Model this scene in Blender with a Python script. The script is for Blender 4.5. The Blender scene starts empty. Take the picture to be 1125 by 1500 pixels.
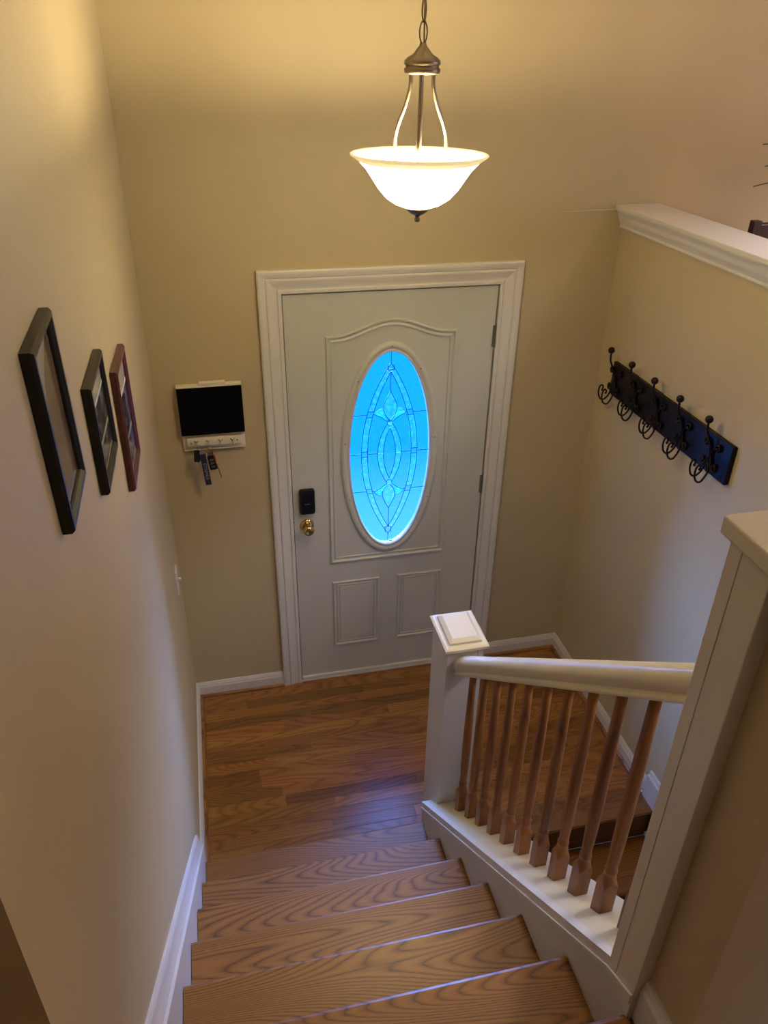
import bpy, bmesh, math, random
from mathutils import Vector, Matrix
random.seed(7)
S = bpy.context.scene
C = S.collection
PI = math.pi

# ------------------------------------------------------------------ camera
CAM = (-0.2916, -3.0883, 2.8873); YAW, PIT, ROL, FPX = 0.23006, 0.53843, 0.016335, 1136.49
cd = bpy.data.cameras.new('camera'); cam = bpy.data.objects.new('camera', cd); C.objects.link(cam)
F = Vector((math.sin(YAW)*math.cos(PIT), math.cos(YAW)*math.cos(PIT), -math.sin(PIT)))
R = Vector((math.cos(YAW), -math.sin(YAW), 0)); U = R.cross(F)
R2 = R*math.cos(ROL)+U*math.sin(ROL); U2 = -R*math.sin(ROL)+U*math.cos(ROL)
M = Matrix((R2, U2, -F)).transposed().to_4x4(); M.translation = CAM
cam.matrix_world = M
cd.sensor_fit = 'VERTICAL'; cd.sensor_height = 24; cd.lens = FPX/1500*24; cd.clip_start = 0.02
S.camera = cam

# ------------------------------------------------------------------ world, exposure
w = bpy.data.worlds.new('world'); S.world = w; w.use_nodes = True
w.node_tree.nodes['Background'].inputs[0].default_value = (0.35, 0.55, 1, 1)
w.node_tree.nodes['Background'].inputs[1].default_value = 0.6
vs = S.view_settings; vs.view_transform = 'Standard'; vs.look = 'None'; vs.gamma = 1; vs.use_curve_mapping = False
vs.exposure = 0.15

def light(name, kind, loc, power, col, rot=(0, 0, 0), size=(1, 1), rad=0.03):
    l = bpy.data.lights.new(name, kind); l.energy = power; l.color = col
    if kind == 'AREA':
        l.shape = 'RECTANGLE'; l.size, l.size_y = size
    else:
        l.shadow_soft_size = rad
    o = bpy.data.objects.new(name, l); C.objects.link(o); o.location = loc; o.rotation_euler = rot
    return o
LAMP = Vector((0.28, -0.98, 2.60))
BULB_W, ROOM_W, HALL_W, LOWER_W, GLASS_B = 9.5, 22, 1.2, 4, 11.5
DUSK_W, CEIL_W = 5200, 150
WARM = (1.0, 0.82, 0.48)
# daylight entering by the living room window (far right wall), ceiling lamp of the upper hall, added cool fill from the lower stairwell
light('living_window_daylight', 'AREA', (4.38, -2.2, 2.75), ROOM_W, (0.86, 0.86, 1.0), (0, PI/2, 0), (1.3, 2.4))
light('living_ceiling_lamp_light', 'AREA', (2.7, -2.2, 3.70), CEIL_W, (0.90, 0.86, 1.0), (0, 0, 0), (1.3, 1.3)).data.spread = math.radians(112)
light('dusk_sky_light', 'AREA', (0.45, 2.3, 2.3), DUSK_W, (0.15, 0.34, 1.0), (-PI/2+0.2, 0, 0), (5.0, 1.8))
light('hall_ceiling_lamp_light', 'POINT', (0.1, -4.6, 3.45), HALL_W, (1.0, 0.78, 0.52), rad=0.15)
light('lower_cool_fill', 'AREA', (1.0, -5.4, 0.0), LOWER_W, (0.62, 0.66, 1.0), (PI/2, 0, 0), (0.9, 0.9))  # added cool fill for the door bottom and right wall, no window here

# ------------------------------------------------------------------ dimensions
XL, XR = -0.5405, 1.43
RI, RU, Y1 = 0.1901, 0.2210, -1.1114
ZU = 7*RI                       # upper floor
YU = Y1-6*RU                    # upper floor nosing
CEIL = 3.75
CS = 0.86                       # slope
def curb(y): return 0.333+CS*(-1.134-y)

# ------------------------------------------------------------------ materials
def nmat(name):
    m = bpy.data.materials.new(name); m.use_nodes = True
    nt = m.node_tree; b = nt.nodes['Principled BSDF']
    return m, nt, b
def N(nt, t, **kw):
    n = nt.nodes.new(t)
    for k, v in kw.items(): setattr(n, k, v)
    return n
def coords(nt, scale=(1, 1, 1), rnd=False, out='Object'):
    tc = N(nt, 'ShaderNodeTexCoord'); mp = N(nt, 'ShaderNodeMapping'); mp.inputs['Scale'].default_value = scale
    nt.links.new(tc.outputs[out], mp.inputs['Vector'])
    if rnd:
        oi = N(nt, 'ShaderNodeObjectInfo'); mul = N(nt, 'ShaderNodeVectorMath', operation='SCALE')
        mul.inputs[0].default_value = (37, 91, 53); nt.links.new(oi.outputs['Random'], mul.inputs['Scale'])
        nt.links.new(mul.outputs[0], mp.inputs['Location'])
    return mp.outputs[0]
def noise(nt, vec, scale, detail=3, rough=0.5, dist=0.0):
    n = N(nt, 'ShaderNodeTexNoise'); n.inputs['Scale'].default_value = scale; n.inputs['Detail'].default_value = detail
    n.inputs['Roughness'].default_value = rough; n.inputs['Distortion'].default_value = dist
    nt.links.new(vec, n.inputs['Vector']); return n.outputs['Fac']
def ramp(nt, fac, stops):
    r = N(nt, 'ShaderNodeValToRGB'); e = r.color_ramp.elements
    while len(e) < len(stops): e.new(0.5)
    for i, (p, c) in enumerate(stops): e[i].position = p; e[i].color = (*c, 1)
    nt.links.new(fac, r.inputs[0]); return r.outputs[0]
def bump(nt, b, h, strength, dist=0.001):
    n = N(nt, 'ShaderNodeBump'); n.inputs['Strength'].default_value = strength; n.inputs['Distance'].default_value = dist
    nt.links.new(h, n.inputs['Height']); nt.links.new(n.outputs[0], b.inputs['Normal'])
def math_(nt, op, a, b=None):
    n = N(nt, 'ShaderNodeMath', operation=op)
    for i, x in enumerate((a, b)):
        if x is None: continue
        if isinstance(x, (int, float)): n.inputs[i].default_value = x
        else: nt.links.new(x, n.inputs[i])
    return n.outputs[0]
def paint(name, col, rough=0.5, var=0.04, bs=0.15, scale=60):
    m, nt, b = nmat(name)
    v = coords(nt); f = noise(nt, v, 2.5, 4)
    c0 = tuple(x*(1-var) for x in col); c1 = tuple(min(1, x*(1+var)) for x in col)
    nt.links.new(ramp(nt, f, [(0.3, c0), (0.7, c1)]), b.inputs['Base Color'])
    b.inputs['Roughness'].default_value = rough
    bump(nt, b, noise(nt, v, scale, 3), bs, 0.002)
    return m
def metal(name, col, rough=0.3, metallic=1.0):
    m, nt, b = nmat(name)
    v = coords(nt); f = noise(nt, v, 40, 3)
    nt.links.new(ramp(nt, f, [(0.3, tuple(x*0.85 for x in col)), (0.7, col)]), b.inputs['Base Color'])
    b.inputs['Metallic'].default_value = metallic; b.inputs['Roughness'].default_value = rough
    return m
def oak(name, tones, ring=26, rough=0.32, along='x', tint=1.0, rc=0.5, lx=0.7, coat=0.3):
    """Oak: growth rings are contour lines of a noise stretched along the board, plus fine pores."""
    m, nt, b = nmat(name)
    sc = {'x': (lx, 5.5, 5.5), 'y': (5.5, lx, 5.5), 'z': (5.5, 5.5, lx)}[along]
    fc = {'x': (8, 300, 300), 'y': (300, 8, 300), 'z': (300, 300, 8)}[along]
    v = coords(nt, sc, rnd=True)
    n = noise(nt, v, 1.0, 0.6, 0.4)
    wob = noise(nt, coords(nt, tuple(x*6 for x in sc), rnd=True), 1.0, 2, 0.5)
    ph = math_(nt, 'ADD', math_(nt, 'MULTIPLY', n, ring*6.283), math_(nt, 'MULTIPLY', wob, 4.0))
    s = math_(nt, 'SINE', ph)
    s = math_(nt, 'MULTIPLY', math_(nt, 'ADD', s, 1.0), 0.5)
    s = math_(nt, 'POWER', s, 0.32)
    fine = noise(nt, coords(nt, fc, rnd=True), 1.0, 3, 0.6)
    g = math_(nt, 'ADD', math_(nt, 'MULTIPLY', s, rc), math_(nt, 'MULTIPLY', fine, 1-rc))
    col = ramp(nt, g, [(0.20, tones[0]), (0.50, tones[1]), (0.82, tones[2])])
    oi = N(nt, 'ShaderNodeObjectInfo')
    hs = N(nt, 'ShaderNodeHueSaturation')
    nt.links.new(col, hs.inputs['Color'])
    nt.links.new(math_(nt, 'ADD', math_(nt, 'MULTIPLY', oi.outputs['Random'], 0.44*tint), 1-0.22*tint), hs.inputs['Value'])
    rh = math_(nt, 'FRACT', math_(nt, 'MULTIPLY', oi.outputs['Random'], 17.3))
    nt.links.new(math_(nt, 'ADD', math_(nt, 'MULTIPLY', rh, 0.010*tint), 0.5-0.006*tint), hs.inputs['Hue'])
    nt.links.new(hs.outputs[0], b.inputs['Base Color'])
    b.inputs['Roughness'].default_value = rough
    b.inputs['Coat Weight'].default_value = coat; b.inputs['Coat Roughness'].default_value = 0.27
    bump(nt, b, g, 0.25, 0.0008)
    return m
def plain(name, col, rough=0.5, **kw):
    m, nt, b = nmat(name)
    f = noise(nt, coords(nt), 30, 2)
    nt.links.new(ramp(nt, f, [(0.3, tuple(x*0.93 for x in col)), (0.7, col)]), b.inputs['Base Color'])
    b.inputs['Roughness'].default_value = rough
    for k, v in kw.items(): b.inputs[k].default_value = v
    return m

MW = paint('tan_wall_paint', (0.495, 0.41, 0.25), 0.55)
MC = paint('ceiling_paint', (0.75, 0.70, 0.60), 0.7)
MT = paint('white_trim_paint', (0.63, 0.61, 0.57), 0.32, 0.02, 0.04, 25)
MTW = paint('old_white_rail_paint', (0.62, 0.57, 0.44), 0.28, 0.04, 0.05, 25)
MD = paint('grey_white_door_paint', (0.53, 0.535, 0.48), 0.38, 0.02, 0.05, 90)
OAK_F = ((0.105, 0.037, 0.007), (0.21, 0.088, 0.019), (0.33, 0.150, 0.038))
MFLOOR = oak('oak_strip_varnish', OAK_F, 30, 0.30, 'x', 1.45, 0.33, 0.8)
MTREAD = oak('oak_tread_varnish', ((0.06, 0.017, 0.003), (0.19, 0.072, 0.012), (0.29, 0.122, 0.022)), 62, 0.42, 'x', 0.35, 0.5, coat=0.12)
MHALL = oak('oak_hall_strip', OAK_F, 26, 0.30, 'y', 0.7)
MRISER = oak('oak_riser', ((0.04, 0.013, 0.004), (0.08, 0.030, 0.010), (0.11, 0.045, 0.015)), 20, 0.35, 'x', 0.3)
MBAL = oak('oak_baluster_stain', ((0.12, 0.038, 0.006), (0.22, 0.076, 0.012), (0.30, 0.115, 0.020)), 10, 0.40, 'z', 0.3, coat=0.0)
MSHOE = oak('oak_shoe_mould', OAK_F, 5, 0.35, 'x', 0.2)
MBLACK = plain('black_satin', (0.005, 0.005, 0.006), 0.3, **{'Specular IOR Level': 0.3})
MRACK = plain('black_board_lacquer', (0.005, 0.004, 0.005), 0.3, **{'Specular IOR Level': 0.22})
MIRON = metal('dark_bronze_iron', (0.022, 0.013, 0.010), 0.42, 0.7)
MFRAME = plain('black_frame_lacquer', (0.008, 0.008, 0.008), 0.30, **{'Specular IOR Level': 0.3})
MFRAME2 = plain('mahogany_frame_lacquer', (0.07, 0.014, 0.016), 0.32)
MBRASS = metal('polished_brass', (0.75, 0.52, 0.20), 0.14)
MHINGE = metal('dull_hinge_steel', (0.30, 0.27, 0.22), 0.4)
MCHROME = metal('nickel_steel', (0.62, 0.60, 0.56), 0.2)
MPEWTER = metal('antique_pewter', (0.24, 0.19, 0.14), 0.32)
MDARK = plain('dark_wood_chair', (0.030, 0.012, 0.008), 0.35)
MLEAF = plain('palm_leaf_green', (0.035, 0.055, 0.02), 0.45)
MPOT = plain('terracotta_pot', (0.30, 0.13, 0.07), 0.7)
MSOIL = plain('potting_soil', (0.03, 0.02, 0.012), 0.9)
MNAVY = plain('navy_webbing', (0.010, 0.012, 0.055), 0.7)
MRED = plain('red_cord', (0.35, 0.02, 0.015), 0.5)
MWHITE = plain('white_print', (0.6, 0.6, 0.62), 0.6)
MBOARD = paint('white_board_paint', (0.72, 0.67, 0.55), 0.4, 0.02, 0.03, 30)
MSCREEN = plain('matte_black_screen', (0.0015, 0.0015, 0.002), 0.35, **{'Specular IOR Level': 0.12})
MNEARBLACK = plain('dark_weatherstrip', (0.02, 0.018, 0.016), 0.8)  # one even near-black for weatherstrip and screw heads
MPORCH = plain('porch_slab', (0.012, 0.012, 0.012), 0.8)

# pane glass: see-through panes, the evening sky's blue glow put in as emission
def pane_mat(name, c0, c1, scale, bs, strength):
    m, nt, b = nmat(name)
    v = coords(nt)
    n = noise(nt, v, scale, 2, 0.5, 0.6)
    col = ramp(nt, n, [(0.35, c0), (0.65, c1)])
    b.inputs['Base Color'].default_value = (0.0, 0.08, 0.16, 1)
    nt.links.new(col, b.inputs['Emission Color']); b.inputs['Emission Strength'].default_value = strength
    b.inputs['Roughness'].default_value = 0.15; b.inputs['Specular IOR Level'].default_value = 0.2
    bump(nt, b, n, bs, 0.004)
    tr = N(nt, 'ShaderNodeBsdfTransparent'); mx = N(nt, 'ShaderNodeMixShader'); mx.inputs[0].default_value = 0.65
    nt.links.new(b.outputs[0], mx.inputs[1]); nt.links.new(tr.outputs[0], mx.inputs[2])
    nt.links.new(mx.outputs[0], nt.nodes['Material Output'].inputs['Surface'])
    return m
MP_H = pane_mat('hammered_pane_glass', (0.0, 0.052, 0.42), (0.0, 0.070, 0.46), 170, 0.9, GLASS_B)
MP_S = pane_mat('smooth_pane_glass', (0.0, 0.054, 0.42), (0.0, 0.064, 0.46), 60, 0.3, GLASS_B)
MP_R = pane_mat('rippled_pane_glass', (0.0, 0.056, 0.32), (0.004, 0.094, 0.36), 75, 1.0, GLASS_B)
MCAME = metal('dark_teal_came', (0.01, 0.10, 0.16), 0.4)

# lamp bowl glass
mb, nt, b = nmat('alabaster_glass_bowl')
MBOWL = mb
v = coords(nt, (1, 1, 1)); f = noise(nt, v, 9, 4, 0.6, 1.2)
nt.links.new(ramp(nt, f, [(0.35, (1.0, 0.80, 0.43)), (0.65, (1.0, 0.86, 0.50))]), b.inputs['Emission Color'])
b.inputs['Base Color'].default_value = (0.9, 0.84, 0.66, 1); b.inputs['Emission Strength'].default_value = 30
b.inputs['Roughness'].default_value = 0.25
MBOWLRIM = plain('alabaster_glass_rim', (0.85, 0.74, 0.50), 0.2)
MBOWLRIM.node_tree.nodes['Principled BSDF'].inputs['Emission Color'].default_value = (0.95, 0.74, 0.36, 1)
MBOWLRIM.node_tree.nodes['Principled BSDF'].inputs['Emission Strength'].default_value = 0.6
MBULB = plain('lit_bulb', (1, 1, 1), 0.4)
MBULB.node_tree.nodes['Principled BSDF'].inputs['Emission Color'].default_value = (1, 0.85, 0.55, 1)
MBULB.node_tree.nodes['Principled BSDF'].inputs['Emission Strength'].default_value = 12

def photo_mat(name, stops, scale, stretch=(1, 1, 1)):
    m, nt, b = nmat(name)
    f = noise(nt, coords(nt, stretch), scale, 5, 0.6, 0.8)
    nt.links.new(ramp(nt, f, stops), b.inputs['Base Color']); b.inputs['Roughness'].default_value = 0.12
    return m

# ------------------------------------------------------------------ mesh helpers
def link(name, bm, m, parent=None, smooth=False, loc=None):
    me = bpy.data.meshes.new(name)
    bmesh.ops.recalc_face_normals(bm, faces=bm.faces)
    bm.to_mesh(me); bm.free()
    for mm in (m if isinstance(m, (list, tuple)) else [m]): me.materials.append(mm)
    if smooth:
        for p in me.polygons: p.use_smooth = True
    o = bpy.data.objects.new(name, me); C.objects.link(o)
    if loc: o.location = loc
    if parent: o.parent = parent
    return o
def share(name, me, parent, loc=(0, 0, 0), rot=(0, 0, 0)):
    o = bpy.data.objects.new(name, me); C.objects.link(o); o.location = loc; o.rotation_euler = rot
    o.parent = parent; return o
def box(bm, x0, x1, y0, y1, z0, z1, bev=0.0):
    r = bmesh.ops.create_cube(bm, size=1.0)
    vs = r['verts']
    bmesh.ops.scale(bm, vec=(abs(x1-x0), abs(y1-y0), abs(z1-z0)), verts=vs)
    bmesh.ops.translate(bm, vec=((x0+x1)/2, (y0+y1)/2, (z0+z1)/2), verts=vs)
    if bev:
        ed = list({e for v in vs for e in v.link_edges})
        bmesh.ops.bevel(bm, geom=ed, offset=bev, segments=2, affect='EDGES', profile=0.5)
def B(*a, **k):
    bm = bmesh.new(); box(bm, *a, **k); return bm
def prism(bm, prof, axis, a0, a1):
    """Extrude a closed 2D profile along an axis. axis x: prof=(y,z); y: (x,z); z: (x,y)."""
    def P(p, a): return {'x': (a, p[0], p[1]), 'y': (p[0], a, p[1]), 'z': (p[0], p[1], a)}[axis]
    v0 = [bm.verts.new(P(p, a0)) for p in prof]; v1 = [bm.verts.new(P(p, a1)) for p in prof]
    n = len(prof)
    for i in range(n): bm.faces.new((v0[i], v0[(i+1) % n], v1[(i+1) % n], v1[i]))
    bm.faces.new(v0); bm.faces.new(v1[::-1])
def sweep_prof(bm, prof, path, up):
    """Mitred sweep of a closed profile (a,b) along an open 3D polyline; a goes to `side`, b along up."""
    rings = []
    n = len(path)
    for i, p in enumerate(path):
        p = Vector(p)
        d0 = (p-Vector(path[i-1])).normalized() if i > 0 else None
        d1 = (Vector(path[i+1])-p).normalized() if i < n-1 else None
        if d0 is None: d0 = d1
        if d1 is None: d1 = d0
        t = (d0+d1).normalized(); c = max(0.2, t.dot(d0))
        side = Vector(up).cross(t).normalized(); side = side/c
        rings.append([bm.verts.new(p+side*a+Vector(up)*b) for a, b in prof])
    for r0, r1 in zip(rings, rings[1:]):
        for i in range(len(prof)):
            j = (i+1) % len(prof); bm.faces.new((r0[i], r0[j], r1[j], r1[i]))
    bm.faces.new(rings[0]); bm.faces.new(rings[-1][::-1])
def tube(bm, pts, r, seg=8, cap=True):
    pts = [Vector(p) for p in pts]; rr = r if isinstance(r, (list, tuple)) else [r]*len(pts)
    ref = None; rings = []
    for i, p in enumerate(pts):
        t = (pts[min(i+1, len(pts)-1)]-pts[max(i-1, 0)]).normalized()
        if ref is None:
            ref = Vector((0, 0, 1)) if abs(t.z) < 0.9 else Vector((1, 0, 0))
        a = (ref-t*ref.dot(t)).normalized(); ref = a; bb = t.cross(a)
        rings.append([bm.verts.new(p+(a*math.cos(2*PI*k/seg)+bb*math.sin(2*PI*k/seg))*rr[i]) for k in range(seg)])
    for r0, r1 in zip(rings, rings[1:]):
        for k in range(seg): bm.faces.new((r0[k], r0[(k+1) % seg], r1[(k+1) % seg], r1[k]))
    if cap: bm.faces.new(rings[0]); bm.faces.new(rings[-1][::-1])
def lathe(bm, prof, seg=32, c=(0, 0, 0), axis='z'):
    rings = []
    for r, h in prof:
        if r < 1e-6: pts = [(0, 0, h)]
        else: pts = [(r*math.cos(2*PI*k/seg), r*math.sin(2*PI*k/seg), h) for k in range(seg)]
        if axis == 'y': pts = [(x, -z, y) for x, y, z in pts]     # grows towards -y
        if axis == 'x': pts = [(-z, x, y) for x, y, z in pts]     # grows towards -x
        rings.append([bm.verts.new(Vector(p)+Vector(c)) for p in pts])
    for r0, r1 in zip(rings, rings[1:]):
        for k in range(seg):
            k2 = (k+1) % seg
            if len(r0) == 1 and len(r1) == 1: continue
            if len(r0) == 1: bm.faces.new((r0[0], r1[k2], r1[k]))
            elif len(r1) == 1: bm.faces.new((r0[k], r0[k2], r1[0]))
            else: bm.faces.new((r0[k], r0[k2], r1[k2], r1[k]))
def ball(bm, c, r, seg=16):
    bmesh.ops.create_uvsphere(bm, u_segments=seg, v_segments=seg//2, radius=r, matrix=Matrix.Translation(c))
def smooth_pts(pts, n=6):
    """Catmull-Rom through points."""
    P = [Vector(p) for p in pts]; P = [P[0]*2-P[1]]+P+[P[-1]*2-P[-2]]; out = []
    for i in range(1, len(P)-2):
        for k in range(n):
            t = k/n; a, b_, c, d = P[i-1], P[i], P[i+1], P[i+2]
            out.append(0.5*((2*b_)+(c-a)*t+(2*a-5*b_+4*c-d)*t*t+(3*b_-a-3*c+d)*t**3))
    out.append(P[-2]); return out
def thing(name, label, cat, loc=(0, 0, 0), rot=(0, 0, 0), group=None):
    o = bpy.data.objects.new(name, None); C.objects.link(o); o.empty_display_size = 0.05
    o.location = loc; o.rotation_euler = rot
    o['label'] = label; o['category'] = cat
    if group: o['group'] = group
    return o
def struct(o, label, cat):
    o['kind'] = 'structure'; o['label'] = label; o['category'] = cat; return o

# ------------------------------------------------------------------ shell
DW, DH, OPX = 0.914, 2.045, 0.006
bm = bmesh.new()       # front wall with the door opening, carries on into the living room
box(bm, XL-0.02, -OPX-0.012, 0.0, 0.14, -1.4, CEIL)
box(bm, DW+OPX+0.012, 5.5, 0.0, 0.14, -1.4, CEIL)
box(bm, -OPX-0.012, DW+OPX+0.012, 0.0, 0.14, DH+0.018, CEIL)
box(bm, -OPX-0.012, DW+OPX+0.012, 0.0, 0.14, -1.4, -0.02)
wf = struct(link('wall_front', bm, MW), 'tan wall around the white entry door, running on behind the half wall', 'wall')
# hairline plaster ridge and scuffs on the front wall
bm = bmesh.new()
tube(bm, [(1.155, -0.0005, 2.329), (1.22, -0.0008, 2.3285), (1.29, -0.0008, 2.331), (1.35, -0.001, 2.331), (1.415, -0.001, 2.331)], [0.0004, 0.0018, 0.0016, 0.0022, 0.002], 6)
link('plaster_ridge', bm, MT, wf)
struct(link('wall_left', B(XL-0.14, XL, -2.575, 0.14, -1.4, CEIL), MW), 'tan left wall hung with three picture frames', 'wall')
struct(link('wall_hall', B(-2.3, -2.16, -6.3, -2.0, 1.2, CEIL), MW), 'dark wall of the side passage beyond the left wall end', 'wall')
struct(link('wall_passage', B(-2.3, XL-0.14, -2.3, -2.16, 1.2, CEIL), MW), 'passage wall behind the left wall', 'wall')
struct(link('wall_rear', B(-2.3, 5.5, -6.3, -6.16, -1.4, CEIL), MW), 'wall at the back of the upper hall', 'wall')
bm = bmesh.new()
box(bm, XR, XR+0.115, -2.56, 0.0, -1.4, 2.26)
box(bm, XR, XR+0.115, -6.16, -2.56, -1.4, ZU-0.02)
wr = struct(link('wall_right', bm, MW), 'tan half wall on the right carrying the black coat rack', 'wall')
bm = bmesh.new(); lathe(bm, [(0.0, 0.001), (0.003, 0.001), (0.004, 0.0)], 7, (XR, -0.718, 1.208), 'x'); link('paint_chip', bm, MWHITE, wr)
# living room beyond the half wall: far wall with its window opening
bm = bmesh.new()
box(bm, 4.4, 4.54, -6.2, -3.5, ZU, CEIL); box(bm, 4.4, 4.54, -0.9, 0.0, ZU, CEIL)
box(bm, 4.4, 4.54, -3.5, -0.9, ZU, 2.05); box(bm, 4.4, 4.54, -3.5, -0.9, 3.45, CEIL)
struct(link('wall_living', bm, MW), 'far wall of the living room with a window opening', 'wall')
struct(link('ceiling', B(-2.3, 5.54, -6.3, 0.14, CEIL, CEIL+0.1), MC), 'white ceiling over the stairwell', 'ceiling')
struct(link('floor_living', B(XR+0.115, 4.4, -6.2, 0.0, ZU-0.12, ZU), MHALL), 'oak floor of the living room beyond the half wall', 'floor')
struct(link('floor_lower', B(0.49, XR, -6.16, Y1-RU*4.2, -1.35, -1.33), MRISER), 'floor of the lower level', 'floor')

# knee wall under the balustrade and its painted curb
bm = bmesh.new()
prism(bm, [(-1.15, -1.35), (-1.15, curb(-1.15)-0.035), (-2.37, curb(-2.37)-0.035), (-2.37, -1.35)], 'x', 0.36, 0.485)
struct(link('wall_stair', bm, MW), 'knee wall between the up and down flights', 'wall')
struct(link('wall_lower_stair', B(0.366, 0.485, -6.16, -2.56, -1.35, ZU-0.03), MW), 'wall of the lower stair under the upper hall', 'wall')
# guard wall at the top of the stairs
struct(link('wall_guard', B(0.366, XR+0.115, -2.56, -2.395, ZU-0.32, 2.348), MW), 'tan guard half wall at the stair top on the right', 'wall')

# ------------------------------------------------------------------ floors made of strips
def strips(parent, name, x0, x1, y0, y1, z, wdt, mat, along='x', lens=(0.35, 0.95), t=0.012):
    n = int(math.ceil((y1-y0)/wdt - 1e-6)) if along == 'x' else int(math.ceil((x1-x0)/wdt-1e-6))
    a0, a1 = (x0, x1) if along == 'x' else (y0, y1)
    b0, b1 = (y0, y1) if along == 'x' else (x0, x1)
    for i in range(n):
        hb = b1-i*wdt; lb = max(b0, hb-wdt)
        if hb-lb < 0.006: continue
        a = a0; first = True
        while a < a1-1e-4:
            L = random.uniform(*lens)*(random.uniform(0.3, 1) if first else 1); first = False
            e = a+L
            if a1-e < 0.18: e = a1
            cx = (a+e)/2; cy = (hb+lb)/2; l2 = (e-a)/2-0.0004; w2 = (hb-lb)/2-0.0004
            bm = bmesh.new(); dz = random.uniform(-0.0003, 0.0003)
            if along == 'x': box(bm, -l2, l2, -w2, w2, -t, dz, bev=0.0007); lc = (cx, cy, z)
            else: box(bm, -w2, w2, -l2, l2, -t, dz, bev=0.0007); lc = (cy, cx, z)
            link(name, bm, mat, parent, loc=lc)
            a = e
fl = struct(link('floor', B(XL, XR, -1.125, 0.0, -0.16, -0.0125), MRISER), 'glossy oak strip floor of the entry landing', 'floor')
strips(fl, 'floor_board', XL+0.03, XR-0.03, -1.09, -0.03, 0.0, 0.057, MFLOOR)
# perimeter boards
for a in ((XL, 0.0, -0.03, 0.0), (0.914, XR, -0.03, 0.0), (0.0, 0.914, -0.03, 0.004)):
    link('border_board', B(a[0]+0.0005, a[1]-0.0005, a[2]+0.0005, a[3]-0.0005, -0.012, 0.0, bev=0.0005), MFLOOR, fl)
for a in ((XL, XL+0.03), (XR-0.03, XR)):
    link('border_board', B(a[0], a[1], -1.09, -0.031, -0.012, 0.0, bev=0.0005), MHALL, fl)
# landing nosing of the down flight
bm = bmesh.new()
prism(bm, [(-1.0905, 0.0), (-1.13, 0.0), (-1.139, -0.004), (-1.142, -0.013), (-1.139, -0.022), (-1.13, -0.026), (-1.0905, -0.026)], 'x', 0.0, XR-0.495-0.002)
link('landing_nosing', bm, MTREAD, fl, loc=(0.495, 0, 0))

fu = struct(link('floor_upper', B(XL-1.6, 0.366, -6.16, YU-0.03, ZU-0.12, ZU-0.0125), MRISER), 'oak strip floor of the upper hall', 'floor')
strips(fu, 'hall_board', XL, 0.345, -3.3, YU-0.06, ZU, 0.057, MHALL, 'y', (0.4, 1.0))
fo = B(XL-1.6, 0.366, -6.16, -3.3, ZU-0.0125, ZU); link('hall_boards_beyond', fo, MHALL, fu)

# ------------------------------------------------------------------ staircases
def tread_bm(width, depth, t=0.026):
    bm = bmesh.new()
    prism(bm, [(-depth, 0), (-0.010, 0), (-0.003, -0.004), (0, -0.013), (-0.003, -0.022), (-0.010, -t), (-depth, -t)], 'x', 0, width)
    return bm
st = thing('staircase', 'oak staircase of varnished treads rising from the landing towards the viewer', 'stairs', (0, Y1, 0))
TX0, TX1 = -0.511, 0.351
me = None
for i in range(6):
    bm = tread_bm(TX1-TX0-0.001*(i % 2), RU+0.03)
    link('tread', bm, MTREAD, st, loc=(TX0, -i*RU, (i+1)*RI))
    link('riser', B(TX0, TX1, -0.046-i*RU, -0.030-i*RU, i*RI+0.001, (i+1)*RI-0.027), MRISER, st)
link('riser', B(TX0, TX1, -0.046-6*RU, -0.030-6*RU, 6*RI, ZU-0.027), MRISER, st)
link('top_nosing', tread_bm(0.345-TX0, 0.065), MTREAD, st, loc=(TX0, -6*RU, ZU))
s2 = thing('staircase', 'dark oak stairs going down behind the balusters, lower right', 'stairs', (0.495, -1.139, 0))
for i in range(6):
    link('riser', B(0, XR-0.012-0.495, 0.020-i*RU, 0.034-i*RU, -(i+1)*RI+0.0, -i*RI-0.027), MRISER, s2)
    bm = bmesh.new()
    D = RU+0.005
    prism(bm, [(0.018, 0), (-D+0.010, 0), (-D+0.003, -0.004), (-D, -0.013), (-D+0.003, -0.022), (-D+0.010, -0.026), (0.018, -0.026)], 'x', 0, XR-0.012-0.495)
    link('tread', bm, MTREAD, s2, loc=(0, -i*RU, -(i+1)*RI))

# ------------------------------------------------------------------ baseboards and skirts
BP = [(0, 0), (0.014, 0), (0.014, 0.062), (0.0115, 0.067), (0.0105, 0.074), (0.007, 0.081), (0.004, 0.088), (0, 0.088)]
SH = [(0, 0), (0.013, 0), (0.012, 0.006), (0.008, 0.011), (0.003, 0.015), (0, 0.016)]
def baseboard(name, path, label, prof=BP, mat=MT, shoe=True):
    bm = bmesh.new(); sweep_prof(bm, prof, path, (0, 0, 1))
    o = struct(link(name, bm, mat), label, 'baseboard')
    return o
def shoe_on(parent, path, off=0.014):
    bm = bmesh.new(); sweep_prof(bm, [(a+off, b_) for a, b_ in SH], path, (0, 0, 1))
    link('shoe_moulding', bm, MSHOE, parent)
CW = 0.094
# side = up x tangent: walking -x along the front wall gives side = -y
p = [(-CW-0.001, 0, 0), (XL, 0, 0)]
o = baseboard('baseboard_front', p, 'white baseboard left of the entry door under the key holder'); shoe_on(o, p)
p = [(XL, -0.0145, 0), (XL, -1.06, 0)]
bm = bmesh.new(); sweep_prof(bm, [(a, b_) for a, b_ in BP], p, (0, 0, 1))
o = struct(link('baseboard_left', bm, MT), 'white baseboard along the left wall of the landing', 'baseboard')
shoe_on(o, [(XL, -0.0275, 0), (XL, -1.06, 0)])
p = [(XR, -1.045, 0), (XR, 0, 0), (DW+CW+0.001, 0, 0)]
o = baseboard('baseboard_right', p, 'white baseboard turning the corner under the coat rack'); shoe_on(o, p)

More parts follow.
